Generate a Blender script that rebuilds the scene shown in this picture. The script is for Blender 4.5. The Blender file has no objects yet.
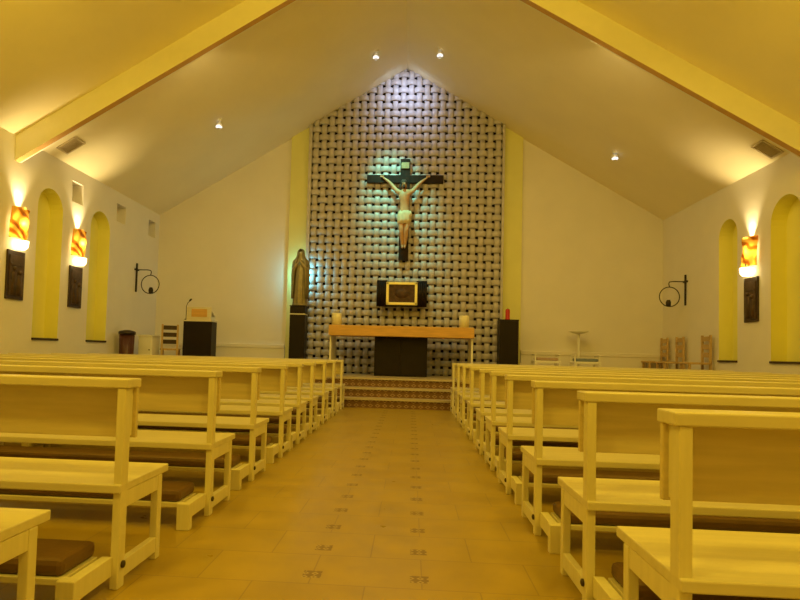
import bpy, bmesh, math, random
from mathutils import Vector, Matrix
random.seed(7)
C = bpy.context.scene.collection
PI = math.pi

# ------------------------------------------------------------------ materials
def mat(name, col, rough=0.6, metal=0.0, var=0.08, scale=6.0, stretch=(1, 1, 1), bump=0.0, bscale=40.0,
        emit=None, estr=0.0, spec=0.4, trans=0.0):
    m = bpy.data.materials.new(name); m.use_nodes = True
    nt = m.node_tree; b = nt.nodes['Principled BSDF']
    tc = nt.nodes.new('ShaderNodeTexCoord'); mp = nt.nodes.new('ShaderNodeMapping')
    mp.inputs['Scale'].default_value = stretch
    nz = nt.nodes.new('ShaderNodeTexNoise'); nz.inputs['Scale'].default_value = scale; nz.inputs['Detail'].default_value = 4
    nt.links.new(tc.outputs['Object'], mp.inputs[0]); nt.links.new(mp.outputs[0], nz.inputs['Vector'])
    cr = nt.nodes.new('ShaderNodeValToRGB')
    c0 = [max(0, c * (1 - var)) for c in col]; c1 = [min(1, c * (1 + var)) for c in col]
    cr.color_ramp.elements[0].position = .3; cr.color_ramp.elements[1].position = .7
    cr.color_ramp.elements[0].color = (*c0, 1); cr.color_ramp.elements[1].color = (*c1, 1)
    nt.links.new(nz.outputs['Fac'], cr.inputs[0]); nt.links.new(cr.outputs[0], b.inputs['Base Color'])
    b.inputs['Roughness'].default_value = rough; b.inputs['Metallic'].default_value = metal
    b.inputs['Specular IOR Level'].default_value = spec
    if bump:
        n2 = nt.nodes.new('ShaderNodeTexNoise'); n2.inputs['Scale'].default_value = bscale
        bp = nt.nodes.new('ShaderNodeBump'); bp.inputs['Strength'].default_value = bump; bp.inputs['Distance'].default_value = .01
        nt.links.new(mp.outputs[0], n2.inputs['Vector']); nt.links.new(n2.outputs['Fac'], bp.inputs['Height'])
        nt.links.new(bp.outputs[0], b.inputs['Normal'])
    if emit:
        b.inputs['Emission Color'].default_value = (*emit, 1); b.inputs['Emission Strength'].default_value = estr
    return m

M = {}
M['wall'] = mat('plaster', (.76, .72, .67), .8, var=.02, scale=2, bump=.06, bscale=60)
M['ceil'] = mat('ceiling_paint', (.85, .77, .54), .85, var=.02, scale=1.5)
M['pilaster'] = mat('pilaster_paint', (.72, .70, .28), .75, var=.03, scale=2)
M['yellow'] = mat('yellow_paint', (.82, .77, .20), .75, var=.03, scale=2)
M['beam'] = mat('beam_paint', (.82, .79, .66), .7, var=.02)
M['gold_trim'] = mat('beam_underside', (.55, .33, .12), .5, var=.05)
M['pine'] = mat('varnished_pine', (.67, .61, .42), .38, var=.06, scale=3, stretch=(1, 12, 12), spec=.45)
M['panel'] = mat('shaded_pine', (.66, .56, .33), .42, var=.08, scale=3, stretch=(1, 12, 12))  # same pine for the backrests, some of their shade put into the colour
M['pine_end'] = mat('varnished_pine_post', (.72, .66, .44), .42, var=.05, scale=4, stretch=(10, 10, 1))
M['pad'] = mat('brown_vinyl', (.13, .07, .02), .5, var=.12, scale=9, bump=.1)
M['black'] = mat('black_lacquer', (.011, .006, .005), .45, spec=.25, var=.2, scale=3)
M['iron'] = mat('wrought_iron', (.03, .022, .018), .55, metal=.3, var=.2)
M['darkwood'] = mat('dark_walnut', (.045, .024, .013), .5, var=.3, scale=5, stretch=(8, 8, 1))
M['bolt'] = mat('dark_bolt', (.05, .035, .02), .5)
M['altar'] = mat('honey_wood', (.62, .36, .10), .4, var=.12, scale=3, stretch=(1, 8, 8))
M['gold'] = mat('polished_gold', (1, .88, .42), .3, metal=.35, var=.06, bump=.05)
M['goldrelief'] = mat('dull_bronze_relief', (.07, .035, .018), .5, metal=.3, var=.4, scale=14, bump=.4, bscale=30)
M['wax'] = mat('cream_wax', (.85, .80, .55), .5, var=.03)
M['redwax'] = mat('red_wax', (.55, .03, .02), .45, var=.1)
M['white'] = mat('white_enamel', (.80, .78, .70), .5, var=.03)
M['bluecush'] = mat('grey_blue_cushion', (.20, .24, .30), .8, var=.1, scale=20)
M['mauvecush'] = mat('dull_mauve_cushion', (.42, .30, .24), .8, var=.1, scale=20)
M['chairwood'] = mat('brown_oak', (.50, .34, .15), .5, var=.15, scale=4, stretch=(8, 8, 1))
M['bin'] = mat('brown_bin_plastic', (.085, .028, .018), .35, var=.1)
M['binlid'] = mat('black_bin_lid', (.03, .018, .014), .4)
M['ceramic'] = mat('pale_glazed_ceramic', (.48, .445, .45), .45, var=.10, scale=7, bump=.05, spec=.5)
M['hole_dark'] = mat('dark_hole_sheet', (.022, .015, .016), .9)
M['bronze'] = mat('olive_bronze', (.27, .22, .10), .42, metal=.35, var=.25, scale=8, bump=.1)
M['bronzelight'] = mat('worn_bronze', (.45, .37, .20), .4, metal=.3, var=.15, scale=10)
M['flesh'] = mat('painted_flesh', (.50, .29, .14), .5, var=.15, scale=8)
M['cloth'] = mat('painted_loincloth', (.62, .52, .32), .7, var=.1, scale=10)
M['hair'] = mat('painted_dark_hair', (.035, .02, .012), .7, var=.2)
M['titulus'] = mat('aged_plaque', (.36, .30, .16), .6, var=.2, scale=20)
M['crosswood'] = mat('black_brown_cross_wood', (.022, .014, .010), .7, spec=.15, var=.3, scale=5, stretch=(3, 3, 1))
M['plaque'] = mat('dark_bronze_plaque', (.085, .05, .03), .55, metal=.2, var=.35, scale=9, bump=.6, bscale=16)
M['grille'] = mat('vent_grille', (.55, .46, .30), .6)
M['bulb'] = mat('lit_frosted_glass', (1, .9, .7), .4, emit=(1, .78, .34), estr=9)
M['lens'] = mat('lit_spot_lens', (1, 1, 1), .3, emit=(.9, .92, 1), estr=1.2)
M['nosing'] = mat('stone_tread', (.50, .42, .28), .4, var=.08, scale=5)

def m_amber():
    m = bpy.data.materials.new('amber_glass'); m.use_nodes = True; nt = m.node_tree
    for n in list(nt.nodes):
        if n.type == 'BSDF_PRINCIPLED': nt.nodes.remove(n)
    out = nt.nodes['Material Output']
    tc = nt.nodes.new('ShaderNodeTexCoord'); nz = nt.nodes.new('ShaderNodeTexWave')
    nz.wave_type = 'BANDS'; nz.bands_direction = 'DIAGONAL'
    nz.inputs['Scale'].default_value = 2.6; nz.inputs['Distortion'].default_value = 9; nz.inputs['Detail'].default_value = 1.5
    cr = nt.nodes.new('ShaderNodeValToRGB')
    cr.color_ramp.elements[0].position = .12; cr.color_ramp.elements[0].color = (.40, .11, .01, 1)
    cr.color_ramp.elements[1].position = .75; cr.color_ramp.elements[1].color = (1, .62, .10, 1)
    e = cr.color_ramp.elements.new(.38); e.color = (.85, .30, .02, 1)
    tr = nt.nodes.new('ShaderNodeBsdfTranslucent'); gl = nt.nodes.new('ShaderNodeBsdfGlossy'); mx = nt.nodes.new('ShaderNodeMixShader')
    gl.inputs['Roughness'].default_value = .25; gl.inputs['Color'].default_value = (1, .8, .4, 1); mx.inputs[0].default_value = .08
    nt.links.new(tc.outputs['Object'], nz.inputs['Vector']); nt.links.new(nz.outputs['Color'], cr.inputs[0])
    nt.links.new(cr.outputs[0], tr.inputs['Color']); nt.links.new(tr.outputs[0], mx.inputs[1]); nt.links.new(gl.outputs[0], mx.inputs[2])
    nt.links.new(mx.outputs[0], out.inputs['Surface'])
    return m
M['amber'] = m_amber()

def m_floor():
    m = bpy.data.materials.new('beige_floor_tiles'); m.use_nodes = True; nt = m.node_tree; b = nt.nodes['Principled BSDF']
    tc = nt.nodes.new('ShaderNodeTexCoord'); mp = nt.nodes.new('ShaderNodeMapping')
    mp.inputs['Location'].default_value = (.42, -.02, 0)
    nt.links.new(tc.outputs['Object'], mp.inputs[0])
    br = nt.nodes.new('ShaderNodeTexBrick'); br.offset = .5
    br.inputs['Scale'].default_value = 1; br.inputs['Brick Width'].default_value = .49; br.inputs['Row Height'].default_value = .37
    br.inputs['Mortar Size'].default_value = .0035; br.inputs['Mortar Smooth'].default_value = .3
    br.inputs['Color1'].default_value = (.40, .28, .034, 1); br.inputs['Color2'].default_value = (.37, .255, .03, 1)
    br.inputs['Mortar'].default_value = (.28, .19, .045, 1)
    nt.links.new(mp.outputs[0], br.inputs['Vector'])
    nz = nt.nodes.new('ShaderNodeTexNoise'); nz.inputs['Scale'].default_value = 5; nz.inputs['Detail'].default_value = 6
    nt.links.new(tc.outputs['Object'], nz.inputs['Vector'])
    mx = nt.nodes.new('ShaderNodeMixRGB'); mx.blend_type = 'OVERLAY'; mx.inputs[0].default_value = .25
    nt.links.new(br.outputs['Color'], mx.inputs[1]); nt.links.new(nz.outputs['Fac'], mx.inputs[2])
    nt.links.new(mx.outputs[0], b.inputs['Base Color'])
    mr = nt.nodes.new('ShaderNodeMapRange'); mr.inputs[3].default_value = .22; mr.inputs[4].default_value = .42
    nt.links.new(nz.outputs['Fac'], mr.inputs[0]); nt.links.new(mr.outputs[0], b.inputs['Roughness'])
    return m
M['floor'] = m_floor()

def m_diamonds(name, pitch, dark, light, axes):
    """little diamond mosaic; axes = which object axes carry the pattern"""
    m = bpy.data.materials.new(name); m.use_nodes = True; nt = m.node_tree; b = nt.nodes['Principled BSDF']
    tc = nt.nodes.new('ShaderNodeTexCoord'); sp = nt.nodes.new('ShaderNodeSeparateXYZ'); nt.links.new(tc.outputs['Object'], sp.inputs[0])
    def math_(op, a, v=None):
        n = nt.nodes.new('ShaderNodeMath'); n.operation = op
        if isinstance(a, (int, float)): n.inputs[0].default_value = a
        else: nt.links.new(a, n.inputs[0])
        if v is not None:
            if isinstance(v, (int, float)): n.inputs[1].default_value = v
            else: nt.links.new(v, n.inputs[1])
        return n.outputs[0]
    ds = []
    for ax, p in zip(axes, pitch):
        f = math_('FRACT', math_('DIVIDE', sp.outputs[ax], p)); ds.append(math_('ABSOLUTE', math_('SUBTRACT', f, .5)))
    s = math_('ADD', ds[0], ds[1])
    ring = math_('ABSOLUTE', math_('SUBTRACT', s, .30))
    cr = nt.nodes.new('ShaderNodeValToRGB')
    cr.color_ramp.elements[0].position = .06; cr.color_ramp.elements[0].color = (*light, 1)
    cr.color_ramp.elements[1].position = .13; cr.color_ramp.elements[1].color = (*dark, 1)
    nt.links.new(ring, cr.inputs[0]); nt.links.new(cr.outputs[0], b.inputs['Base Color']); b.inputs['Roughness'].default_value = .45
    return m
M['riser'] = m_diamonds('patterned_riser_tiles', (.13, .0875), (.17, .085, .033), (.36, .24, .11), ('X', 'Z'))
M['inlay'] = m_diamonds('patterned_floor_inlay', (.043, .043), (.22, .14, .04), (.48, .38, .14), ('X', 'Y'))

# ------------------------------------------------------------------ mesh helpers
def box(bm, x0, x1, y0, y1, z0, z1, bev=0.0, mi=0, rot=None):
    r = bmesh.ops.create_cube(bm, size=1)
    vs = r['verts']
    bmesh.ops.scale(bm, vec=(x1 - x0, y1 - y0, z1 - z0), verts=vs)
    mv = Matrix.Translation(((x0 + x1) / 2, (y0 + y1) / 2, (z0 + z1) / 2))
    if rot: mv = mv @ rot
    bmesh.ops.transform(bm, matrix=mv, verts=vs)
    fs = {f for v in vs for f in v.link_faces}
    for f in fs: f.material_index = mi
    if bev:
        es = {e for v in vs for e in v.link_edges}
        bmesh.ops.bevel(bm, geom=list(es), offset=bev, segments=2, affect='EDGES', profile=.5)

def lathe(bm, prof, n=32, c=(0, 0, 0), mi=0, cap=True):
    rings = []
    for r, z in prof:
        rings.append([bm.verts.new((c[0] + r * math.cos(2 * PI * k / n), c[1] + r * math.sin(2 * PI * k / n), c[2] + z)) for k in range(n)])
    for a, b in zip(rings, rings[1:]):
        for k in range(n):
            f = bm.faces.new((a[k], a[(k + 1) % n], b[(k + 1) % n], b[k])); f.smooth = True; f.material_index = mi
    if cap:
        for rg, rev in ((rings[0], True), (rings[-1], False)):
            f = bm.faces.new(rg[::-1] if rev else rg); f.material_index = mi

def tube(bm, pts, r, n=10, closed=False, mi=0):
    pts = [Vector(p) for p in pts]; N = len(pts); rings = []
    up = Vector((.13, .31, .94))
    for i, p in enumerate(pts):
        a = pts[(i - 1) % N] if (closed or i > 0) else p
        b = pts[(i + 1) % N] if (closed or i < N - 1) else p
        t = (b - a).normalized(); u = t.cross(up)
        if u.length < 1e-3: u = t.cross(Vector((1, 0, 0)))
        u.normalize(); v = t.cross(u)
        rr = r[i] if isinstance(r, (list, tuple)) else r
        rings.append([bm.verts.new(p + (u * math.cos(2 * PI * k / n) + v * math.sin(2 * PI * k / n)) * rr) for k in range(n)])
    for i in range(N if closed else N - 1):
        a, b = rings[i], rings[(i + 1) % N]
        for k in range(n):
            f = bm.faces.new((a[k], a[(k + 1) % n], b[(k + 1) % n], b[k])); f.smooth = True; f.material_index = mi
    if not closed:
        bm.faces.new(rings[0][::-1]); bm.faces.new(rings[-1])

def ball(bm, c, r, sx=1, sy=1, sz=1, seg=20, mi=0, rot=None):
    res = bmesh.ops.create_uvsphere(bm, u_segments=seg, v_segments=seg // 2 + 2, radius=r)
    mtx = Matrix.Translation(c) @ (rot or Matrix.Identity(4)) @ Matrix.Diagonal((sx, sy, sz, 1))
    bmesh.ops.transform(bm, matrix=mtx, verts=res['verts'])
    for v in res['verts']:
        for f in v.link_faces: f.smooth = True; f.material_index = mi

def loft(bm, secs, n=48, cap=True):
    """secs: (z, cx, cy, rx, ry, amp, folds, phase)"""
    rings = []
    for z, cx, cy, rx, ry, amp, k, ph in secs:
        ring = []
        for i in range(n):
            t = 2 * PI * i / n; q = 1 + amp * math.cos(k * t + ph)
            ring.append(bm.verts.new((cx + rx * q * math.cos(t), cy + ry * q * math.sin(t), z)))
        rings.append(ring)
    for a, b in zip(rings, rings[1:]):
        for i in range(n):
            f = bm.faces.new((a[i], a[(i + 1) % n], b[(i + 1) % n], b[i])); f.smooth = True
    if cap: bm.faces.new(rings[0][::-1]); bm.faces.new(rings[-1])

def obj(name, bm, m, parent=None, loc=None, recalc=True):
    if recalc: bmesh.ops.recalc_face_normals(bm, faces=bm.faces)
    me = bpy.data.meshes.new(name); bm.to_mesh(me); bm.free()
    for x in (m if isinstance(m, (list, tuple)) else [m]): me.materials.append(M[x])
    o = bpy.data.objects.new(name, me); C.objects.link(o)
    if parent: o.parent = parent
    if loc: o.location = loc
    return o

def thing(name, label, cat, loc=(0, 0, 0), rz=0, group=None):
    o = bpy.data.objects.new(name, None); C.objects.link(o); o.empty_display_size = .1
    o.location = loc; o.rotation_euler = (0, 0, rz); o['label'] = label; o['category'] = cat
    if group: o['group'] = group
    return o

def tag(o, label, cat, group=None):
    o['label'] = label; o['category'] = cat
    if group: o['group'] = group
    return o

def struct(name, bm, m, label, cat, parent=None, recalc=True):
    o = obj(name, bm, m, parent, recalc=recalc)
    if not parent: o['kind'] = 'structure'; o['label'] = label; o['category'] = cat
    return o

def dup(root, loc, label, rz=None):
    r = root.copy(); C.objects.link(r); r.location = loc; r['label'] = label
    if rz is not None: r.rotation_euler = (0, 0, rz)
    for ch in list(root.children):
        c = ch.copy(); C.objects.link(c); c.parent = r
        for g in list(ch.children):
            d = g.copy(); C.objects.link(d); d.parent = c
    return r

def skin(name, verts, edges, m, parent=None, sub=2):
    """verts: (x,y,z,r); grows one continuous surface and bakes it"""
    me = bpy.data.meshes.new(name); me.from_pydata([v[:3] for v in verts], edges, []); me.update()
    tmp = bpy.data.objects.new(name + '_skel', me); C.objects.link(tmp)
    sk = tmp.modifiers.new('s', 'SKIN'); sk.use_smooth_shade = True
    for i, v in enumerate(verts):
        d = me.skin_vertices[0].data[i]
        d.radius = (v[3], v[4] if len(v) > 4 else v[3]); d.use_root = (i == 0)
    sb = tmp.modifiers.new('u', 'SUBSURF'); sb.levels = sub; sb.render_levels = sub
    dg = bpy.context.evaluated_depsgraph_get()
    new = bpy.data.meshes.new_from_object(tmp.evaluated_get(dg))
    bpy.data.objects.remove(tmp); new.name = name; new.materials.clear(); new.materials.append(M[m])
    for p in new.polygons: p.use_smooth = True
    o = bpy.data.objects.new(name, new); C.objects.link(o)
    if parent: o.parent = parent
    return o

# ------------------------------------------------------------------ the room
XL, XR, XC, YB, YR, ZA, ZE, SL = -6.05, 5.59, -.23, 13.8, -3.5, 7.6, 4.155, .592
ZP = .525                                            # height of the sanctuary platform
YS = 10.92                                           # first riser
def zc(x): return ZA - SL * abs(x - XC)

bm = bmesh.new()
box(bm, XL - .2, XR + .2, YR - .2, YB + .2, -.2, 0)
for k in range(-8, 30):                              # patterned inlays beside the aisle's middle strip
    for x in (-.42, .06):
        y = .02 + .37 * k + .11
        if y > YS - .1 or y < YR + .2: continue
        vs = [bm.verts.new((x + a, y + b, .0006)) for a, b in ((-.042, -.042), (.042, -.042), (.042, .042), (-.042, .042))]
        f = bm.faces.new(vs); f.material_index = 1
struct('floor', bm, ['floor', 'inlay'], 'beige tiled floor with two lines of small patterned inlays', 'floor', recalc=False)

# side walls with real recesses
def arch_loop(y0, y1, z0, z1, n=14):
    r = (y1 - y0) / 2; c = (y0 + y1) / 2; zs = z1 - r
    pts = [(y0, z0), (y1, z0), (y1, zs)]
    pts += [(c + r * math.cos(PI * k / n), zs + r * math.sin(PI * k / n)) for k in range(1, n)]
    pts += [(y0, zs)]
    return pts
def rect_loop(y0, y1, z0, z1): return [(y0, z0), (y1, z0), (y1, z1), (y0, z1)]

def side_wall(name, X, out, holes, label):
    bm = bmesh.new(); es = []
    def loop(pts):
        vs = [bm.verts.new((X, y, z)) for y, z in pts]
        es.extend(bm.edges.new((vs[i], vs[(i + 1) % len(vs)])) for i in range(len(vs))); return vs
    loop([(YR, 0), (YB, 0), (YB, ZE), (YR, ZE)])
    hl = [(loop(p), d, mi, p) for p, d, mi in holes]
    bmesh.ops.triangle_fill(bm, use_beauty=True, use_dissolve=False, edges=es)
    for vs, d, mi, p in hl:
        back = [bm.verts.new((X + out * d, v.co.y, v.co.z)) for v in vs]
        for i in range(len(vs)):
            j = (i + 1) % len(vs)
            f = bm.faces.new((vs[i], vs[j], back[j], back[i])); f.material_index = mi
        f = bm.faces.new(back); f.material_index = mi if mi != 2 else 3
    # outer skin
    o = [bm.verts.new((X + out * .5, y, z)) for y, z in ((YR, 0), (YB, 0), (YB, ZE), (YR, ZE))]
    bm.faces.new(o)
    ob = struct(name, bm, ['wall', 'yellow', 'wall', 'wall'], label, 'wall', recalc=False)
    return ob
D = .24
LN = [(9.18, 9.88), (10.78, 11.5)]
RN = [(8.98, 9.76), (10.72, 11.35)]
side_wall('wall_left', XL, -1,
          [(arch_loop(a, b, 1.07, 3.6), D, 1) for a, b in LN] + [(arch_loop(a, b, 1.07, 3.6), D, 1) for a, b in ((1.2, 2.0), (4.6, 5.4))] +
          [(rect_loop(a, b, 3.55, 3.92), .2, 2) for a, b in ((10.12, 10.48), (11.74, 12.12), (13.22, 13.58))],
          'left plastered side wall with yellow arched niches and small square recesses')
side_wall('wall_right', XR, 1,
          [(arch_loop(a, b, 1.0, 3.55), D, 1) for a, b in RN] + [(arch_loop(a, b, 1.0, 3.55), D, 1) for a, b in ((1.2, 2.0), (4.6, 5.4))],
          'right plastered side wall with yellow arched niches')
n = 0
for X, s, lst, z in ((XL, -1, LN, 1.07), (XR, 1, RN, 1.0)):
    for a, b in lst:
        n += 1; bm = bmesh.new()
        xs = sorted((X - s * .03, X + s * D))
        box(bm, xs[0], xs[1], a, b, z - .0, z + .035, .006)
        struct('trim_%d' % n, bm, 'darkwood', 'dark sill at the foot of an arched niche on the %s wall, %s the sanctuary' % ('left' if s < 0 else 'right', 'nearer to' if a > 10.3 else 'farther from'), 'sill')

bm = bmesh.new(); box(bm, XL, XR, YR - .2, YR, 0, ZE)
vs = [bm.verts.new(p) for p in ((XL, YR - .05, ZE), (XR, YR - .05, ZE), (XC, YR - .05, ZA))]; bm.faces.new(vs)
struct('wall_rear', bm, 'wall', 'rear wall of the nave behind the pews', 'wall', recalc=False)
bm = bmesh.new()
prof = [(XL, 0), (XR, 0), (XR, ZE), (XC, ZA), (XL, ZE)]
fr = [bm.verts.new((x, YB, z)) for x, z in prof]; bk = [bm.verts.new((x, YB + .2, z)) for x, z in prof]
bm.faces.new(fr); bm.faces.new(bk[::-1])
for i in range(5): bm.faces.new((fr[i], bk[i], bk[(i + 1) % 5], fr[(i + 1) % 5]))
struct('wall_back', bm, 'wall', 'pale gable wall behind the altar', 'wall')

bm = bmesh.new()
for s in (-1, 1):
    xe = XC + s * (5.82 + .5); ze = zc(xe)
    q = [(XC, ZA), (xe, ze), (xe, ze + .2), (XC, ZA + .2)]
    a = [bm.verts.new((x, YR - .2, z)) for x, z in q]; b = [bm.verts.new((x, YB + .2, z)) for x, z in q]
    for i in range(4): bm.faces.new((a[i], a[(i + 1) % 4], b[(i + 1) % 4], b[i]))
    bm.faces.new(a); bm.faces.new(b)
struct('ceiling', bm, 'ceil', 'pitched pale ceiling rising to a central ridge', 'ceiling', recalc=True)

# transverse beam under the two slopes
def beam_piece(y0, y1, drop0, drop1, mi):
    for s in (-1, 1):
        xe = XC + s * 5.82
        q = [(XC, ZA - drop0), (xe, ZE - drop0), (xe, ZE - drop1), (XC, ZA - drop1)]
        a = [bm.verts.new((x, y0, z)) for x, z in q]; b = [bm.verts.new((x, y1, z)) for x, z in q]
        for i in range(4):
            f = bm.faces.new((a[i], a[(i + 1) % 4], b[(i + 1) % 4], b[i])); f.material_index = (mi if i == 2 else 0)
        bm.faces.new(a); bm.faces.new(b)
bm = bmesh.new()
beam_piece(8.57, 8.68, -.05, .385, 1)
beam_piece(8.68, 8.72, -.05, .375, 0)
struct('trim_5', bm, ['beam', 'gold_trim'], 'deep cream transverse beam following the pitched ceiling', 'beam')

# platform with three risers
bm = bmesh.new()
for k in range(3):
    y0 = YS + .3 * k; z0 = .175 * k; z1 = .175 * (k + 1)
    y1 = y0 + .3 if k < 2 else YB
    box(bm, XL, XR, y0 + .03, y1, 0, z1 - .03, mi=1)
    box(bm, XL, XR, y0, y1 + (.03 if k < 2 else 0), z1 - .035, z1, mi=0)
struct('trim_6', bm, ['nosing', 'riser'], 'raised sanctuary platform with three patterned tile risers', 'steps')

# ledge along the back wall, either side of the screen
for i, (a, b) in enumerate(((XL, -2.92), (2.46, XR))):
    bm = bmesh.new(); box(bm, a, b, YB - .08, YB, ZP, 1.05); box(bm, a, b, YB - .10, YB, 1.05, 1.14, .012)
    struct('baseboard_back' if i == 0 else 'baseboard_back_right', bm, 'wall', 'low plastered ledge along the foot of the back wall, %s of the altar' % ('left' if i == 0 else 'right'), 'ledge')
# yellow pilasters each side of the screen
for i, (a, b) in enumerate(((-2.91, -2.40), (1.97, 2.45))):
    bm = bmesh.new()
    q = [(a, ZP), (b, ZP), (b, zc(b) + .02), (a, zc(a) + .02)]
    f0 = [bm.verts.new((x, YB - .07, z)) for x, z in q]; f1 = [bm.verts.new((x, YB, z)) for x, z in q]
    bm.faces.new(f0); bm.faces.new(f1)
    for k in range(4): bm.faces.new((f0[k], f0[(k + 1) % 4], f1[(k + 1) % 4], f1[k]))
    struct('trim_%d' % (7 + i), bm, 'pilaster', 'yellow painted pilaster on the %s of the woven screen' % ('left' if i == 0 else 'right'), 'pilaster')

# woven ceramic screen
X0, X1 = -2.40, 1.97
P = (X1 - X0) / 24; PZ = .185
bm = bmesh.new()
yf = YB - .16
def strip(points, wdir, w, th):
    rings = []
    for p in points:
        p = Vector(p)
        sec = [(-.5 * w, .5 * th), (-.5 * w, 0), (-.34 * w, -.38 * th), (0, -.5 * th), (.34 * w, -.38 * th), (.5 * w, 0), (.5 * w, .5 * th)]
        rings.append([bm.verts.new(p + wdir * a + Vector((0, b, 0))) for a, b in sec])
    for a, b in zip(rings, rings[1:]):
        for k in range(6):
            f = bm.faces.new((a[k], a[k + 1], b[k + 1], b[k])); f.smooth = True
A = .032
rows = int((ZA - ZP) / PZ) + 1
def wave(u):  # flattened sinusoid over one cell pitch
    c = math.cos(PI * u); return math.copysign(abs(c) ** .6, c)
for j in range(rows):
    z = ZP + (j + .5) * PZ
    half = (ZA - z + .1) / SL
    pts = [(X0 + P * i / 6, yf - A * wave(i / 6 - .5 + j), z) for i in range(24 * 6 + 1) if abs(X0 + P * i / 6 - XC) < half]
    if len(pts) > 2: strip(pts, Vector((0, 0, 1)), PZ * .68, .032)
for i in range(24):
    x = X0 + (i + .5) * P
    nz = int((zc(x) + .1 - ZP) / PZ * 6)
    strip([(x, yf + A * wave(k / 6 - .5 + i), ZP + PZ * k / 6) for k in range(nz + 1)], Vector((1, 0, 0)), P * .65, .032)
# near-black sheet behind, the holes' darkness put into its colour, and pale edge slabs
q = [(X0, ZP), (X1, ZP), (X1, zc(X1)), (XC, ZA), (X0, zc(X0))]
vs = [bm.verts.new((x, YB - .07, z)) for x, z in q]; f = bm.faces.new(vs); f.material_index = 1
box(bm, X0 - .07, X0, yf - .06, YB, ZP, zc(X0 - .07)); box(bm, X1, X1 + .05, yf - .06, YB, ZP, zc(X1 + .05))
for s in (-1, 1):
    bmesh.ops.bisect_plane(bm, geom=bm.verts[:] + bm.edges[:] + bm.faces[:], plane_co=(XC, 0, ZA - .002), plane_no=(s * SL, 0, 1), clear_outer=True)
struct('wall_screen', bm, ['ceramic', 'hole_dark'], 'tall woven lattice screen of pale ceramic behind the altar', 'screen', recalc=False)

# ceiling fittings
def on_slope(x): return math.atan(SL) * (1 if x < XC else -1)
SP = [((-.863, 12.10), 'small white ceiling spotlight just left of the ridge above the screen'),
      ((.446, 11.99), 'small white ceiling spotlight just right of the ridge above the screen'),
      ((-3.84, 11.29), 'small white ceiling spotlight low on the left slope of the ceiling'),
      ((3.957, 12.08), 'small white ceiling spotlight low on the right slope of the ceiling')]
spot0 = None
for (x, y), lab in SP:
    loc = (x, y, zc(x))
    if spot0 is None:
        spot0 = thing('ceiling_spotlight', lab, 'spotlight', loc, 0, 'ceiling spotlights over the sanctuary')
        bm = bmesh.new(); lathe(bm, [(.045, -.03), (.05, .03)], 20); obj('mount', bm, 'white', spot0)
        bm = bmesh.new(); lathe(bm, [(.012, -.07), (.012, -.02)], 10); obj('stem', bm, 'white', spot0)
        bm = bmesh.new(); lathe(bm, [(.035, .05), (.06, .0), (.068, -.06), (.062, -.06)], 20, cap=False)
        bmesh.ops.transform(bm, matrix=Matrix.Translation((0, .02, -.085)) @ Matrix.Rotation(.75, 4, 'X'), verts=bm.verts); obj('lamp_head', bm, 'white', spot0)
        bm = bmesh.new(); lathe(bm, [(.0625, -.056), (.04, -.068), (.01, -.072)], 20)
        bmesh.ops.transform(bm, matrix=Matrix.Translation((0, .02, -.085)) @ Matrix.Rotation(-.35, 4, 'X'), verts=bm.verts); obj('lens', bm, 'lens', spot0)
    else: dup(spot0, loc, lab)
for x, y, side in ((-5.74, 9.5, 'left'), (5.37, 9.45, 'right')):
    t = thing('ceiling_vent', 'small brown vent grille low on the %s slope of the ceiling' % side, 'vent', (x, y, zc(x) - .004), 0, 'ceiling vents')
    t.rotation_euler = (0, -on_slope(x), 0)
    bm = bmesh.new()
    for a in (-1, 1):
        box(bm, -.17, .17, a * .14 - .015, a * .14 + .015, -.02, 0, .003); box(bm, a * .17 - .015, a * .17 + .015, -.155, .155, -.02, 0, .003)
    obj('frame', bm, 'grille', t)
    bm = bmesh.new()
    for k in range(7):
        yy = -.12 + .04 * k; box(bm, -.16, .16, yy - .012, yy + .012, -.014, -.008, rot=Matrix.Rotation(.5, 4, 'X'))
    box(bm, -.16, .16, -.13, .13, -.004, 0); obj('louvre', bm, 'grille', t)

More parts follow.
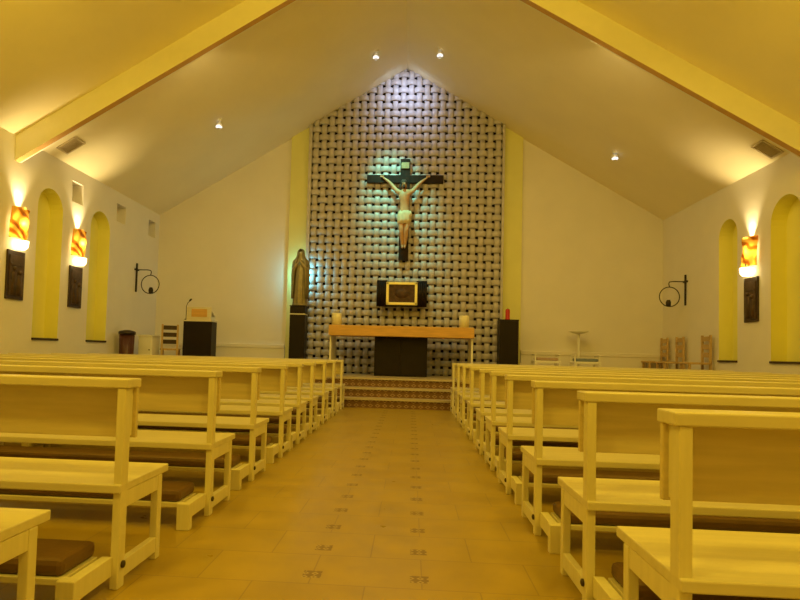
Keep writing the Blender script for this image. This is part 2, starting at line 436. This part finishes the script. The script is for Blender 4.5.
# ------------------------------------------------------------------ pews
BL = 4.62
def make_pew(label):
    t = thing('pew', label, 'pew', (0, 0, 0), 0, 'pale varnished pews in two blocks')
    h = BL / 2
    bm = bmesh.new(); box(bm, -h, h, -.035, .09, .826, .864, .005); obj('top_ledge', bm, 'pine', t)
    bm = bmesh.new(); box(bm, -h + .006, h - .006, .062, .084, .61, .826, .004); obj('backrest', bm, 'panel', t)
    for s in (-1, 1):
        bm = bmesh.new(); x = s * (h - .035); box(bm, x - .014, x + .014, .026, .062, .62, .826, .003); obj('backrest_bracket', bm, 'pine_end', t)
    bm = bmesh.new(); box(bm, -h + .012, h - .012, -.045, .455, .394, .43, .005); obj('seat', bm, 'pine', t)
    for s in (-1, 0, 1):
        x = s * (h - .030); w = .018
        bm = bmesh.new(); box(bm, x - w, x + w, -.03, .028, 0, .826, .004); p = obj('rear_post', bm, 'pine_end', t)
        if s:
            bm = bmesh.new(); lathe(bm, [(.015, 0), (.015, .008), (.006, .012)], 14)
            bmesh.ops.transform(bm, matrix=Matrix.Translation((x + s * w, .005, .095)) @ Matrix.Rotation(s * PI / 2, 4, 'Y'), verts=bm.verts)
            obj('bolt_cap', bm, 'bolt', p)
        bm = bmesh.new(); box(bm, x - w, x + w, .34, .385, 0, .394, .004); obj('front_leg', bm, 'pine_end', t)
        bm = bmesh.new(); box(bm, x - .015, x + .015, .028, .34, .325, .394, .003); obj('seat_rail', bm, 'pine_end', t)
        bm = bmesh.new(); box(bm, x - .016, x + .016, .028, .34, .035, .105, .003)
        xx = x - s * .03; box(bm, xx - .022, xx + .022, -.29, -.03, .055, .135, .003); obj('lower_rail', bm, 'pine_end', t)
        bm = bmesh.new(); box(bm, xx - .036, xx + .036, -.335, -.285, 0, .145, .004); obj('kneeler_foot', bm, 'pine_end', t)
    bm = bmesh.new(); box(bm, -h + .09, h - .09, -.30, -.05, .115, .14, .003); k = obj('kneeler_board', bm, 'pine', t)
    bm = bmesh.new(); box(bm, -h + .10, h - .10, -.29, -.04, .14, .205, .022); obj('kneeler_pad', bm, 'pad', t)
    return t
LY = [1.57, 2.46, 3.59, 4.57, 5.60, 6.45, 7.28, 8.30, 9.33, 10.42]
RY = [1.69, 2.52, 3.5, 4.5, 5.37, 6.2, 7.25, 8.33, 9.3, 10.36]
ORD = ['first', 'second', 'third', 'fourth', 'fifth', 'sixth', 'seventh', 'eighth', 'ninth', 'tenth']
pew0 = None
for side, ys, cx in (('left', LY, -1.168 - BL / 2), ('right', RY, .705 + BL / 2)):
    for i, y in enumerate(ys):
        if i == 9: lab = 'pale wooden pew %s of the aisle, front row right before the patterned steps' % side
        elif i == 0: lab = 'pale wooden pew %s of the aisle, last row, cut off by the picture edge' % side
        else: lab = 'pale wooden pew %s of the aisle, %s row back from the patterned steps' % (side, ORD[9 - i])
        if pew0 is None: pew0 = make_pew(lab); pew0.location = (cx - .05, y, 0)
        else: dup(pew0, (cx, y, 0), lab)

# ------------------------------------------------------------------ wall lamps with plaques
SC = [(XL, 1, 8.69, 'amber glass wall lamp on the left wall, before the first arched niche'),
      (XL, 1, 10.33, 'amber glass wall lamp on the left wall, between the two arched niches'),
      (XR, -1, 10.27, 'amber glass wall lamp on the right wall, between the two arched niches')]
def make_sconce(lab):
    t = thing('wall_lamp', lab, 'wall lamp', (0, 0, 0), 0, 'amber glass wall lamps')
    # local +x points into the room
    bm = bmesh.new(); n = 22; m_ = 14; rings = []
    for j in range(m_ + 1):
        z = -.24 + .48 * j / m_; ring = []
        for k in range(n + 1):
            a = -PI / 2 + PI * k / n
            r = .165 + .018 * math.sin(3 * a + 7 * z * 2) + .012 * math.sin(5 * a - 15 * z)
            ring.append(bm.verts.new((.02 + (r - .04) * math.cos(a) * .8, r * math.sin(a) * 1.1 + .02 * math.sin(6 * z), z)))
        rings.append(ring)
    for a, b in zip(rings, rings[1:]):
        for k in range(n): f = bm.faces.new((a[k], a[k + 1], b[k + 1], b[k])); f.smooth = True
    obj('lamp_shade', bm, 'amber', t)
    bm = bmesh.new(); box(bm, 0, .015, -.12, .12, -.2, .2, .004); obj('back_plate', bm, 'iron', t)
    bm = bmesh.new(); lathe(bm, [(.05, -.09), (.085, -.05), (.095, .04), (.085, .045), (.05, .0)], 20, c=(.10, 0, -.31)); obj('glass_bowl', bm, 'bulb', t)
    bm = bmesh.new(); tube(bm, [(.015, 0, -.16), (.08, 0, -.17), (.10, 0, -.2), (.10, 0, -.3)], .012, 8); obj('bracket', bm, 'iron', t)
    bm = bmesh.new(); ball(bm, (.08, 0, .03), .03, sz=1.5); obj('bulb', bm, 'bulb', t)
    return t
def make_plaque(lab):
    t = thing('wall_plaque', lab, 'plaque', (0, 0, 0), 0, 'dark relief plaques under the wall lamps')
    bm = bmesh.new(); box(bm, 0, .03, -.20, .20, -.37, .37, .006); obj('slab', bm, 'darkwood', t)
    bm = bmesh.new()                                 # carved figures in low relief
    box(bm, .03, .042, -.16, .16, -.32, .30, .004)
    for yy, zz, hh in ((-.06, -.30, .42), (.07, -.30, .36)):
        loft(bm, [(zz, .042, yy, .016, .06, 0, 1, 0), (zz + hh * .5, .042, yy, .02, .045, 0, 1, 0), (zz + hh * .8, .042, yy, .018, .055, 0, 1, 0), (zz + hh * .86, .042, yy, .01, .02, 0, 1, 0)], 14)
        ball(bm, (.046, yy, zz + hh * .95), .034, seg=12)
    box(bm, .04, .052, -.14, .14, .14, .17, .003)
    obj('relief', bm, 'plaque', t)
    return t
def pt(name, typ, loc, energy, col, **k):
    l = bpy.data.lights.new(name, typ); l.energy = energy; l.color = col
    for a, b in k.items(): setattr(l, a, b)
    o = bpy.data.objects.new(name, l); C.objects.link(o); o.location = loc; return o
def aim(o, target):
    d = Vector(target) - o.location; o.rotation_euler = d.to_track_quat('-Z', 'Y').to_euler()
WARM = (1, .685, .058)
sc0 = pl0 = None
for X, s, y, lab in SC:
    loc = (X, y, 2.83); rz = 0 if s > 0 else PI
    if sc0 is None: sc0 = make_sconce(lab); sc0.location = loc; sc0.rotation_euler = (0, 0, rz)
    else: dup(sc0, loc, lab, rz)
    plab = 'dark relief plaque below lamp' + lab[len('amber glass wall lamp'):]
    if pl0 is None: pl0 = make_plaque(plab); pl0.location = (X, y, 2.04); pl0.rotation_euler = (0, 0, rz)
    else: dup(pl0, (X, y, 2.04), plab, rz)
    pt('sconce_light', 'POINT', (X + s * .09, y, 2.83), 10, (1, .72, .25), shadow_soft_size=.035)
    u = pt('sconce_uplight', 'SPOT', (X + s * .07, y, 3.0), 90, (1, .76, .34), spot_size=math.radians(75), spot_blend=.9, shadow_soft_size=.03)
    aim(u, (X + s * .16, y, 6))
    u = pt('sconce_downlight', 'SPOT', (X + s * .14, y, 2.62), 6, (1, .76, .34), spot_size=math.radians(100), spot_blend=.9, shadow_soft_size=.03)
    aim(u, (X + s * .02, y, 0))

# ------------------------------------------------------------------ consecration crosses with ring and lamp
def make_ring(lab, s):
    t = thing('wall_cross', lab, 'wall cross', (0, 0, 0), 0, 'iron crosses holding a ring lamp')
    bm = bmesh.new(); box(bm, 0, .03, -.02, .02, -.33, .30, .004); box(bm, 0, .03, -.09, .09, .14, .175, .004); obj('cross', bm, 'iron', t)
    bm = bmesh.new(); tube(bm, [(.03, 0, .157), (.16, 0, .157), (.27, 0, .157), (.33, 0, .145), (.345, 0, .11), (.335, 0, .06), (.33, 0, .04)], .011, 8); obj('arm', bm, 'iron', t)
    bm = bmesh.new(); tube(bm, [(.33 + .20 * math.sin(2 * PI * k / 40), 0, -.16 + .20 * math.cos(2 * PI * k / 40)) for k in range(40)], .010, 8, closed=True); obj('ring', bm, 'iron', t)
    bm = bmesh.new(); lathe(bm, [(.02, -.01), (.045, .01), (.05, .08), (.035, .12), (.03, .13)], 18, c=(.35, 0, -.355)); obj('lamp_cup', bm, 'iron', t)
    return t
r0 = make_ring('black iron cross with ring lamp on the left wall near the corner', 1); r0.location = (XL, 12.70, 2.53)
dup(r0, (XR, 12.66, 2.47), 'black iron cross with ring lamp on the right wall above the wooden chairs', PI)

# ------------------------------------------------------------------ sanctuary furniture
AX = -.215
t = thing('altar', 'long honey wood altar table on a black block, centre of the platform', 'altar', (AX, 12.2, ZP))
bm = bmesh.new(); box(bm, -1.48, 1.48, 0, .95, .82, 1.035, .01); obj('table_slab', bm, 'altar', t)
bm = bmesh.new(); box(bm, -.55, .55, .32, .80, 0, .82, .008)
for x in (-.55, 0): box(bm, x + .02, x + .53, .312, .325, .03, .79, .004)
obj('pedestal_block', bm, 'black', t)
for s in (-1, 1):
    bm = bmesh.new(); box(bm, s * 1.45 - .018, s * 1.45 + .018, .10, .85, 0, .82, .004); obj('end_panel', bm, 'white', t)
for x, lab in ((-1.35, 'thick cream candle on the left end of the altar'), (1.29, 'thick cream candle on the right end of the altar')):
    t = thing('pillar_candle', lab, 'candle', (AX + x, 12.45, ZP + 1.035), 0, 'cream candles on the altar')
    bm = bmesh.new(); lathe(bm, [(.105, 0), (.105, .22), (.098, .255), (.07, .25), (.02, .235)], 28); obj('wax', bm, 'wax', t)
    bm = bmesh.new(); lathe(bm, [(.006, .23), (.005, .275)], 8); obj('wick', bm, 'black', t)

t = thing('tabernacle', 'black tabernacle box with gold framed door on the woven screen', 'tabernacle', (-.235, YB - .2, 2.02))
bm = bmesh.new(); box(bm, -.52, .52, -.32, .06, .04, .58, .006)
obj('casing', bm, 'black', t)
for s in (-1, 1):
    bm = bmesh.new()
    for k in range(5): lathe(bm, [(.028, .02), (.028, .60)], 12, c=(s * (.35 + .045 * k), -.32, 0))
    obj('fluted_side', bm, 'black', t)
bm = bmesh.new()
for a in (-1, 1):
    box(bm, -.345, .345, -.375, -.315, .31 + a * .225 - .03, .31 + a * .225 + .03, .01)
    box(bm, a * .315 - .03, a * .315 + .03, -.375, -.315, .06, .56, .01)
obj('door_frame', bm, 'gold', t)
bm = bmesh.new(); box(bm, -.29, .29, -.345, -.318, .11, .51)
ball(bm, (0, -.345, .31), .1, sy=.25, sx=1.5); 
for k in range(12):
    a = 2 * PI * k / 12; box(bm, .19 * math.cos(a) - .012, .19 * math.cos(a) + .012, -.352, -.34, .31 + .14 * math.sin(a) - .03, .31 + .14 * math.sin(a) + .03)
obj('door', bm, 'goldrelief', t)

# crucifix
CX, CY = -.225, YB - .292
t = thing('crucifix', 'dark wooden crucifix with a pale carved corpus on the woven screen', 'crucifix', (CX, CY, 3.11))
bm = bmesh.new(); box(bm, -.11, .11, 0, .08, 0, 2.33, .008); obj('upright', bm, 'crosswood', t)
bm = bmesh.new(); box(bm, -.87, .87, -.005, .075, 1.775, 1.955, .008); obj('crossbeam', bm, 'crosswood', t)
bm = bmesh.new(); box(bm, -.09, .09, -.03, 0, 2.10, 2.24, .006); obj('title_plaque', bm, 'titulus', t)
V = []; E = []
def v(x, y, z, r, r2=None, frm=None):
    V.append((x, y, z, r, r2 if r2 else r)); i = len(V) - 1
    if frm is not None: E.append((frm, i))
    return i
pel = v(0, -.09, 1.03, .105, .085)
wst = v(.005, -.10, 1.18, .095, .075, pel); rib = v(.0, -.11, 1.36, .125, .09, wst); chs = v(0, -.10, 1.50, .12, .085, rib)
nk = v(-.005, -.12, 1.60, .045, None, chs); hd = v(-.015, -.155, 1.69, .07, .078, nk); tp = v(-.02, -.15, 1.775, .055, .06, hd)
for s in (-1, 1):
    sh = v(s * .165, -.08, 1.55, .058, None, chs); ub = v(s * .25, -.06, 1.655, .047, None, sh); el = v(s * .315, -.05, 1.735, .039, None, ub)
    fa = v(s * .40, -.045, 1.81, .034, None, el); wr = v(s * .465, -.035, 1.86, .022, None, fa); pa = v(s * .505, -.035, 1.885, .028, .016, wr)
    for k, (dx, dz, L) in enumerate(((.052, .012, 1), (.05, .03, 1.05), (.042, .044, 1), (.03, .052, .85))):
        f1 = v(s * (.505 + dx * .75 * L), -.042, 1.885 + dz * .75 * L, .0085, None, pa); v(s * (.505 + dx * 1.2 * L), -.06, 1.885 + dz * 1.2 * L, .0075, None, f1)
    th = v(s * .485, -.06, 1.915, .009, None, pa); v(s * .50, -.075, 1.935, .008, None, th)
    hp = v(s * .075, -.10, .95, .085, None, pel); kn = v(s * .055, -.17, .66, .057, None, hp); cf = v(s * .045, -.12, .52, .054, None, kn)
    an = v(s * .03, -.07, .33, .033, None, cf); v(s * .025, -.11, .255, .03, .02, an)
body = skin('corpus', V, E, 'flesh', t)
bm = bmesh.new()
loft(bm, [(.80, -.01, -.13, .135, .10, .08, 9, 0), (.90, 0, -.12, .15, .115, .06, 9, .4), (1.02, 0, -.10, .15, .115, .05, 8, .8), (1.10, .01, -.095, .125, .10, .05, 8, 1)], 48)
ball(bm, (.13, -.16, 1.02), .045, sz=1.6); obj('loincloth', bm, 'cloth', t)
bm = bmesh.new(); ball(bm, (-.02, -.125, 1.725), .088, sz=1.1, sx=.95)
for s in (-1, 1): ball(bm, (-.02 + s * .075, -.12, 1.64), .035, sz=2.2)
ball(bm, (-.02, -.215, 1.625), .035, sz=1.3); obj('hair', bm, 'hair', t)
bm = bmesh.new(); ball(bm, (-.017, -.232, 1.69), .014, sz=1.6)
for s in (-1, 1): ball(bm, (-.017 + s * .028, -.222, 1.708), .01)
box(bm, -.035, .0, -.232, -.222, 1.652, 1.659, .002); obj('face', bm, 'flesh', t)

# Marian statue on its pedestal
t = thing('pedestal', 'tall black pedestal under the robed statue, left of the screen', 'pedestal', (-2.515, 13.2, ZP))
bm = bmesh.new(); box(bm, -.17, .17, -.155, .185, 0, 1.28, .008); obj('shaft', bm, 'black', t)
bm = bmesh.new(); box(bm, -.17, .17, -.155, .185, 1.30, 1.455, .008); box(bm, -.178, .178, -.163, .193, 1.455, 1.48, .006); obj('cap', bm, 'black', t)
bm = bmesh.new(); box(bm, -.172, .172, -.157, .187, 1.28, 1.30, .003); obj('pale_band', bm, 'wax', t)
t = thing('statue', 'olive bronze statue of a veiled robed woman with joined hands', 'statue', (-2.50, 13.2, ZP + 1.48))
V = []; E = []
a = v(0, 0, .55, .10, .085); b = v(0, 0, .80, .105, .08, a); c = v(0, .0, .98, .10, .075, b); nk = v(0, -.01, 1.07, .04, None, c); hd = v(0, -.02, 1.15, .062, .07, nk); tp = v(0, -.012, 1.225, .05, .055, hd)
for s in (-1, 1):
    sh = v(s * .125, 0, .99, .052, None, c); el = v(s * .155, -.04, .80, .046, None, sh); fa = v(s * .09, -.12, .88, .036, None, el); w = v(s * .03, -.16, .955, .02, None, fa)
    h = v(s * .014, -.17, 1.0, .022, .014, w)
    for k in range(4): f1 = v(s * .012, -.185 + .012 * k, 1.035, .0075, None, h); v(s * .006, -.188 + .011 * k, 1.07 - abs(k - 1.4) * .008, .0065, None, f1)
    th = v(s * .016, -.15, 1.02, .008, None, h); v(s * .01, -.145, 1.04, .007, None, th)
lg = v(0, 0, .28, .10, .085, a); v(0, 0, .05, .10, .085, lg)
skin('figure', V, E, 'bronzelight', t)
bm = bmesh.new()
loft(bm, [(0, 0, 0, .15, .13, .06, 11, 0), (.04, 0, 0, .155, .135, .07, 11, .1), (.3, 0, .0, .14, .12, .07, 11, .4), (.55, 0, .0, .135, .115, .05, 11, .8), (.75, 0, 0, .13, .10, .03, 9, 1), (.97, 0, 0, .125, .09, .01, 8, 1), (1.04, 0, 0, .06, .05, 0, 8, 1)], 60)
obj('robe', bm, 'bronze', t)
bm = bmesh.new(); N = 40; rings = []     # veil: open in front, over head and shoulders to the knees
for z, rx, ry, op in ((.16, .19, .15, 1.25), (.45, .195, .15, 1.15), (.7, .20, .15, 1.0), (.88, .195, .14, .9), (1.0, .175, .12, .85), (1.07, .115, .10, .8), (1.13, .09, .095, .8), (1.2, .085, .09, .85), (1.25, .065, .07, .9), (1.285, .02, .03, 1.0)):
    rings.append([bm.verts.new(((rx * (1 + .04 * math.cos(9 * q))) * math.sin(q), -.01 + ry * (1 + .04 * math.cos(9 * q)) * -math.cos(q), z)) for q in [op * .62 + (2 * PI - 2 * op * .62) * k / N for k in range(N + 1)]])
for a_, b_ in zip(rings, rings[1:]):
    for k in range(N): f = bm.faces.new((a_[k], a_[k + 1], b_[k + 1], b_[k])); f.smooth = True
o = obj('veil', bm, 'bronze', t); md = o.modifiers.new('t', 'SOLIDIFY'); md.thickness = .012
bm = bmesh.new(); lathe(bm, [(.17, 0), (.17, .03), (.155, .045)], 28, c=(0, 0, 0)); obj('plinth', bm, 'bronze', t)

# right pedestal with red candle
t = thing('pedestal', 'plain black pedestal with a red candle, right of the screen', 'pedestal', (2.09, 13.2, ZP))
bm = bmesh.new(); box(bm, -.20, .20, -.17, .22, 0, 1.24, .006); obj('shaft', bm, 'black', t)
bm = bmesh.new(); box(bm, -.205, .205, -.175, .225, 1.24, 1.27, .005); obj('top_slab', bm, 'black', t)
t = thing('votive_candle', 'small red candle standing on the black pedestal', 'candle', (2.08, 13.22, ZP + 1.27))
bm = bmesh.new(); lathe(bm, [(.05, 0), (.052, .02), (.047, .04), (.047, .2), (.04, .235), (.012, .24)], 22); obj('red_glass', bm, 'redwax', t)
bm = bmesh.new(); lathe(bm, [(.005, .24), (.005, .265)], 8); obj('wick', bm, 'black', t)

# lectern
t = thing('lectern', 'black box lectern with sloped pale wooden reading desk, at the left', 'lectern', (-4.555, 12.5, ZP))
bm = bmesh.new(); box(bm, -.31, .31, 0, .34, 0, 1.05, .008); obj('body', bm, 'black', t)
bm = bmesh.new(); box(bm, -.32, .32, -.01, .35, 1.05, 1.08, .005); obj('top_board', bm, 'pine', t)
bm = bmesh.new()
box(bm, -.26, .28, .03, .055, 1.08, 1.36, .005); box(bm, -.26, .28, .055, .32, 1.21, 1.235, .004, rot=Matrix.Rotation(-.4, 4, 'X'))
for x in (-.25, .27): box(bm, x - .01, x + .01, .055, .30, 1.08, 1.16, .003)
obj('reading_desk', bm, 'pine', t)
bm = bmesh.new(); box(bm, -.15, .19, .018, .03, 1.15, 1.32, .004); obj('front_panel', bm, 'altar', t)
t = thing('microphone', 'thin gooseneck microphone on the lectern', 'microphone', (-4.835, 12.56, ZP + 1.08))
bm = bmesh.new(); lathe(bm, [(.035, 0), (.03, .02), (.01, .03)], 16); obj('base', bm, 'iron', t)
bm = bmesh.new(); tube(bm, [(0, 0, .02), (0, 0, .2), (.0, .0, .30), (.02, .02, .37), (.05, .04, .41)], .007, 8); obj('gooseneck', bm, 'iron', t)
bm = bmesh.new(); tube(bm, [(.045, .037, .405), (.06, .047, .43), (.085, .06, .46)], [.012, .02, .016], 12); obj('capsule', bm, 'iron', t)

# bin, cupboard, chair at left
t = thing('waste_bin', 'dark brown round bin with black lid by the left wall', 'bin', (-5.80, 11.9, ZP))
bm = bmesh.new(); lathe(bm, [(.125, 0), (.13, .02), (.145, .72)], 30)
for k in range(8): tube(bm, [(.128 * math.cos(k * PI / 4), .128 * math.sin(k * PI / 4), .04), (.145 * math.cos(k * PI / 4), .145 * math.sin(k * PI / 4), .70)], .012, 6)
obj('body', bm, 'bin', t)
bm = bmesh.new(); lathe(bm, [(.165, .72), (.168, .77), (.15, .79), (.05, .815)], 30); obj('lid', bm, 'binlid', t)
t = thing('cupboard', 'low white cupboard beside the brown bin', 'cupboard', (-5.585, 12.45, ZP))
bm = bmesh.new(); box(bm, -.15, .15, -.17, .2, .05, .70, .005); obj('body', bm, 'white', t)
bm = bmesh.new(); box(bm, -.165, .165, -.19, .21, .70, .73, .004); obj('top', bm, 'white', t)
bm = bmesh.new(); box(bm, -.135, .135, -.185, -.17, .08, .68, .004); d = obj('door', bm, 'white', t)
bm = bmesh.new(); ball(bm, (.10, -.195, .42), .014); obj('knob', bm, 'bolt', d)
bm = bmesh.new(); box(bm, -.14, .14, -.14, .19, 0, .05); obj('base', bm, 'bolt', t)

# wooden chairs
def make_chair(lab, m1, m2, grp):
    t = thing('wooden_chair', lab, 'chair', (0, 0, 0), 0, grp)       # faces +x
    bm = bmesh.new(); box(bm, -.2, .22, -.2, .2, .42, .46, .01); obj('seat', bm, m1, t)
    for x, y in ((.18, -.17), (.18, .17)):
        bm = bmesh.new(); box(bm, x - .02, x + .02, y - .02, y + .02, 0, .42, .004); obj('leg', bm, m1, t)
    for y in (-.155, .155):
        bm = bmesh.new(); box(bm, -.22, -.18, y - .02, y + .02, 0, .97, .004); obj('rear_post', bm, m1, t)
    bm = bmesh.new()
    for z in (.60, .75, .90): box(bm, -.21, -.19, -.135, .135, z - .045, z + .045, .004)
    obj('back_slats', bm, m2, t)
    for y in (-.17, .17):
        bm = bmesh.new(); box(bm, -.18, .16, y - .012, y + .012, .2, .23, .003); obj('stretcher', bm, m1, t)
    return t
grp = 'brown wooden chairs along the right wall'
c0 = make_chair('brown wooden chair by the right wall, closest to the corner', 'chairwood', 'chairwood', grp)
c0.location = (5.30, 13.48, ZP); c0.rotation_euler = (0, 0, PI)
dup(c0, (5.30, 12.72, ZP), 'brown wooden chair by the right wall, middle one of three', PI)
dup(c0, (5.30, 11.62, ZP), 'brown wooden chair by the right wall, next to the arched niche', PI)
c1 = make_chair('small dark wooden chair between the white cupboard and the lectern', 'chairwood', 'darkwood', None)
c1.location = (-5.17, 12.6, ZP); c1.rotation_euler = (0, 0, PI / 2 + .3)

# white stools and stand at right
def make_stool(lab, cush):
    t = thing('cushioned_stool', lab, 'stool', (0, 0, 0), 0, 'white stools by the back wall')
    bm = bmesh.new(); box(bm, -.27, .27, -.2, .2, .36, .41, .008); obj('seat_frame', bm, 'white', t)
    bm = bmesh.new(); box(bm, -.22, .22, -.18, .18, .41, .475, .022); obj('cushion', bm, cush, t)
    for x in (-.25, .25):
        for y in (-.18, .18):
            bm = bmesh.new(); box(bm, x - .022, x + .022, y - .022, y + .022, 0, .36, .004); obj('leg', bm, 'white', t)
        bm = bmesh.new(); box(bm, x - .02, x + .02, -.18, .18, .52, .55, .008); box(bm, x - .015, x + .015, -.16, -.13, .41, .52); box(bm, x - .015, x + .015, .13, .16, .41, .52); obj('arm_rail', bm, 'white', t)
    return t
s0 = make_stool('white stool with dull mauve cushion, right of the black pedestal', 'mauvecush'); s0.location = (2.86, 13.0, ZP)
s1 = make_stool('white stool with grey-blue cushion in front of the slender white stand', 'bluecush'); s1.location = (3.68, 13.0, ZP)
t = thing('slender_stand', 'slender white stand with a flat dish top behind the grey-blue stool', 'stand', (3.65, 13.4, ZP))
bm = bmesh.new(); lathe(bm, [(.15, 0), (.15, .02), (.03, .05)], 24); obj('base', bm, 'white', t)
bm = bmesh.new(); lathe(bm, [(.028, .04), (.022, .5), (.026, 1.0)], 14); obj('post', bm, 'white', t)
bm = bmesh.new(); lathe(bm, [(.03, 1.0), (.12, 1.02), (.21, 1.06), (.205, 1.07), (.1, 1.05)], 28); obj('dish', bm, 'white', t)

# ------------------------------------------------------------------ lights
def area(name, loc, target, e, col, sx, sy):
    o = pt(name, 'AREA', loc, e, col, shape='RECTANGLE', size=sx, size_y=sy); aim(o, target); return o
for x, y, e in ((-2.6, -.4, 112), (2.2, -.4, 112), (-2.8, 2.6, 36), (2.4, 2.6, 36), (-3.2, 5.8, 50), (2.8, 5.8, 50)):
    area('nave_light', (x, y, zc(x) - .5), (x, y, 0), e, WARM, .9, .9)
for x in (-3.3, 2.8):                                # added unseen lights that brighten the near part of the ceiling
    area('nave_ceiling_fill', (x, 3.6, 3.0), (x, 4.6, 6), 38, WARM, 1.2, 1.2)
area('beam_light', (-.23, 4.2, 6.4), (-.23, 8.9, 5.0), 60, WARM, 1.2, .6)
for s in (-1, 1):                                     # strip lights on the sanctuary side of the beam
    o = pt('beam_strip', 'AREA', (XC + s * 2.9, 8.78, zc(XC + s * 2.9) - .25), 66, (1, .77, .31), shape='RECTANGLE', size=5.0, size_y=.12)
    aim(o, (XC + s * 2.6, 11.0, .5))
COOL = (.55, .68, 1)
u = pt('screen_top_light', 'SPOT', (-.23, 12.7, 7.15), 66, COOL, spot_size=math.radians(120), spot_blend=1, shadow_soft_size=.05); aim(u, (-.23, 13.66, 6.7))
TEAL = (.25, 1, .72)
u = pt('cross_spot', 'SPOT', (-.863, 12.0, 7.0), 600, TEAL, spot_size=math.radians(40), spot_blend=1, shadow_soft_size=.12); aim(u, (-.42, 13.6, 4.45))
pt('statue_backlight', 'POINT', (-2.52, 13.47, 2.75), 17, (.22, .80, .95), shadow_soft_size=.06)
u = pt('statue_spot', 'SPOT', (-3.84, 11.2, 5.25), 70, (.45, .85, .6), spot_size=math.radians(30), spot_blend=1, shadow_soft_size=.08); aim(u, (-2.5, 13.3, 2.7))

w = bpy.data.worlds.new('World'); bpy.context.scene.world = w; w.use_nodes = True
w.node_tree.nodes['Background'].inputs[0].default_value = (.02, .015, .006, 1)

# ------------------------------------------------------------------ camera
f, yaw, pitch, roll = 600, math.radians(4), math.radians(2.5), math.radians(1.5)
fw = Vector((-math.sin(yaw) * math.cos(pitch), math.cos(yaw) * math.cos(pitch), math.sin(pitch)))
r_ = Vector((math.cos(yaw), math.sin(yaw), 0)); u_ = r_.cross(fw)
R = r_ * math.cos(roll) + u_ * math.sin(roll); U = -r_ * math.sin(roll) + u_ * math.cos(roll)
cam = bpy.data.cameras.new('camera'); co = bpy.data.objects.new('camera', cam); C.objects.link(co)
mtx = Matrix((R, U, -fw)).transposed().to_4x4(); mtx.translation = (0, 0, 1.0); co.matrix_world = mtx
cam.sensor_width = 36; cam.lens = f * 36 / 800; cam.shift_x = .03787; cam.shift_y = .03339; cam.clip_start = .02
S = bpy.context.scene; S.camera = co
S.view_settings.view_transform = 'Standard'; S.view_settings.look = 'None'; S.view_settings.exposure = 0; S.view_settings.gamma = 1
S.cycles.max_bounces = 8; S.cycles.diffuse_bounces = 6; S.cycles.use_denoising = True; S.cycles.sample_clamp_indirect = 6
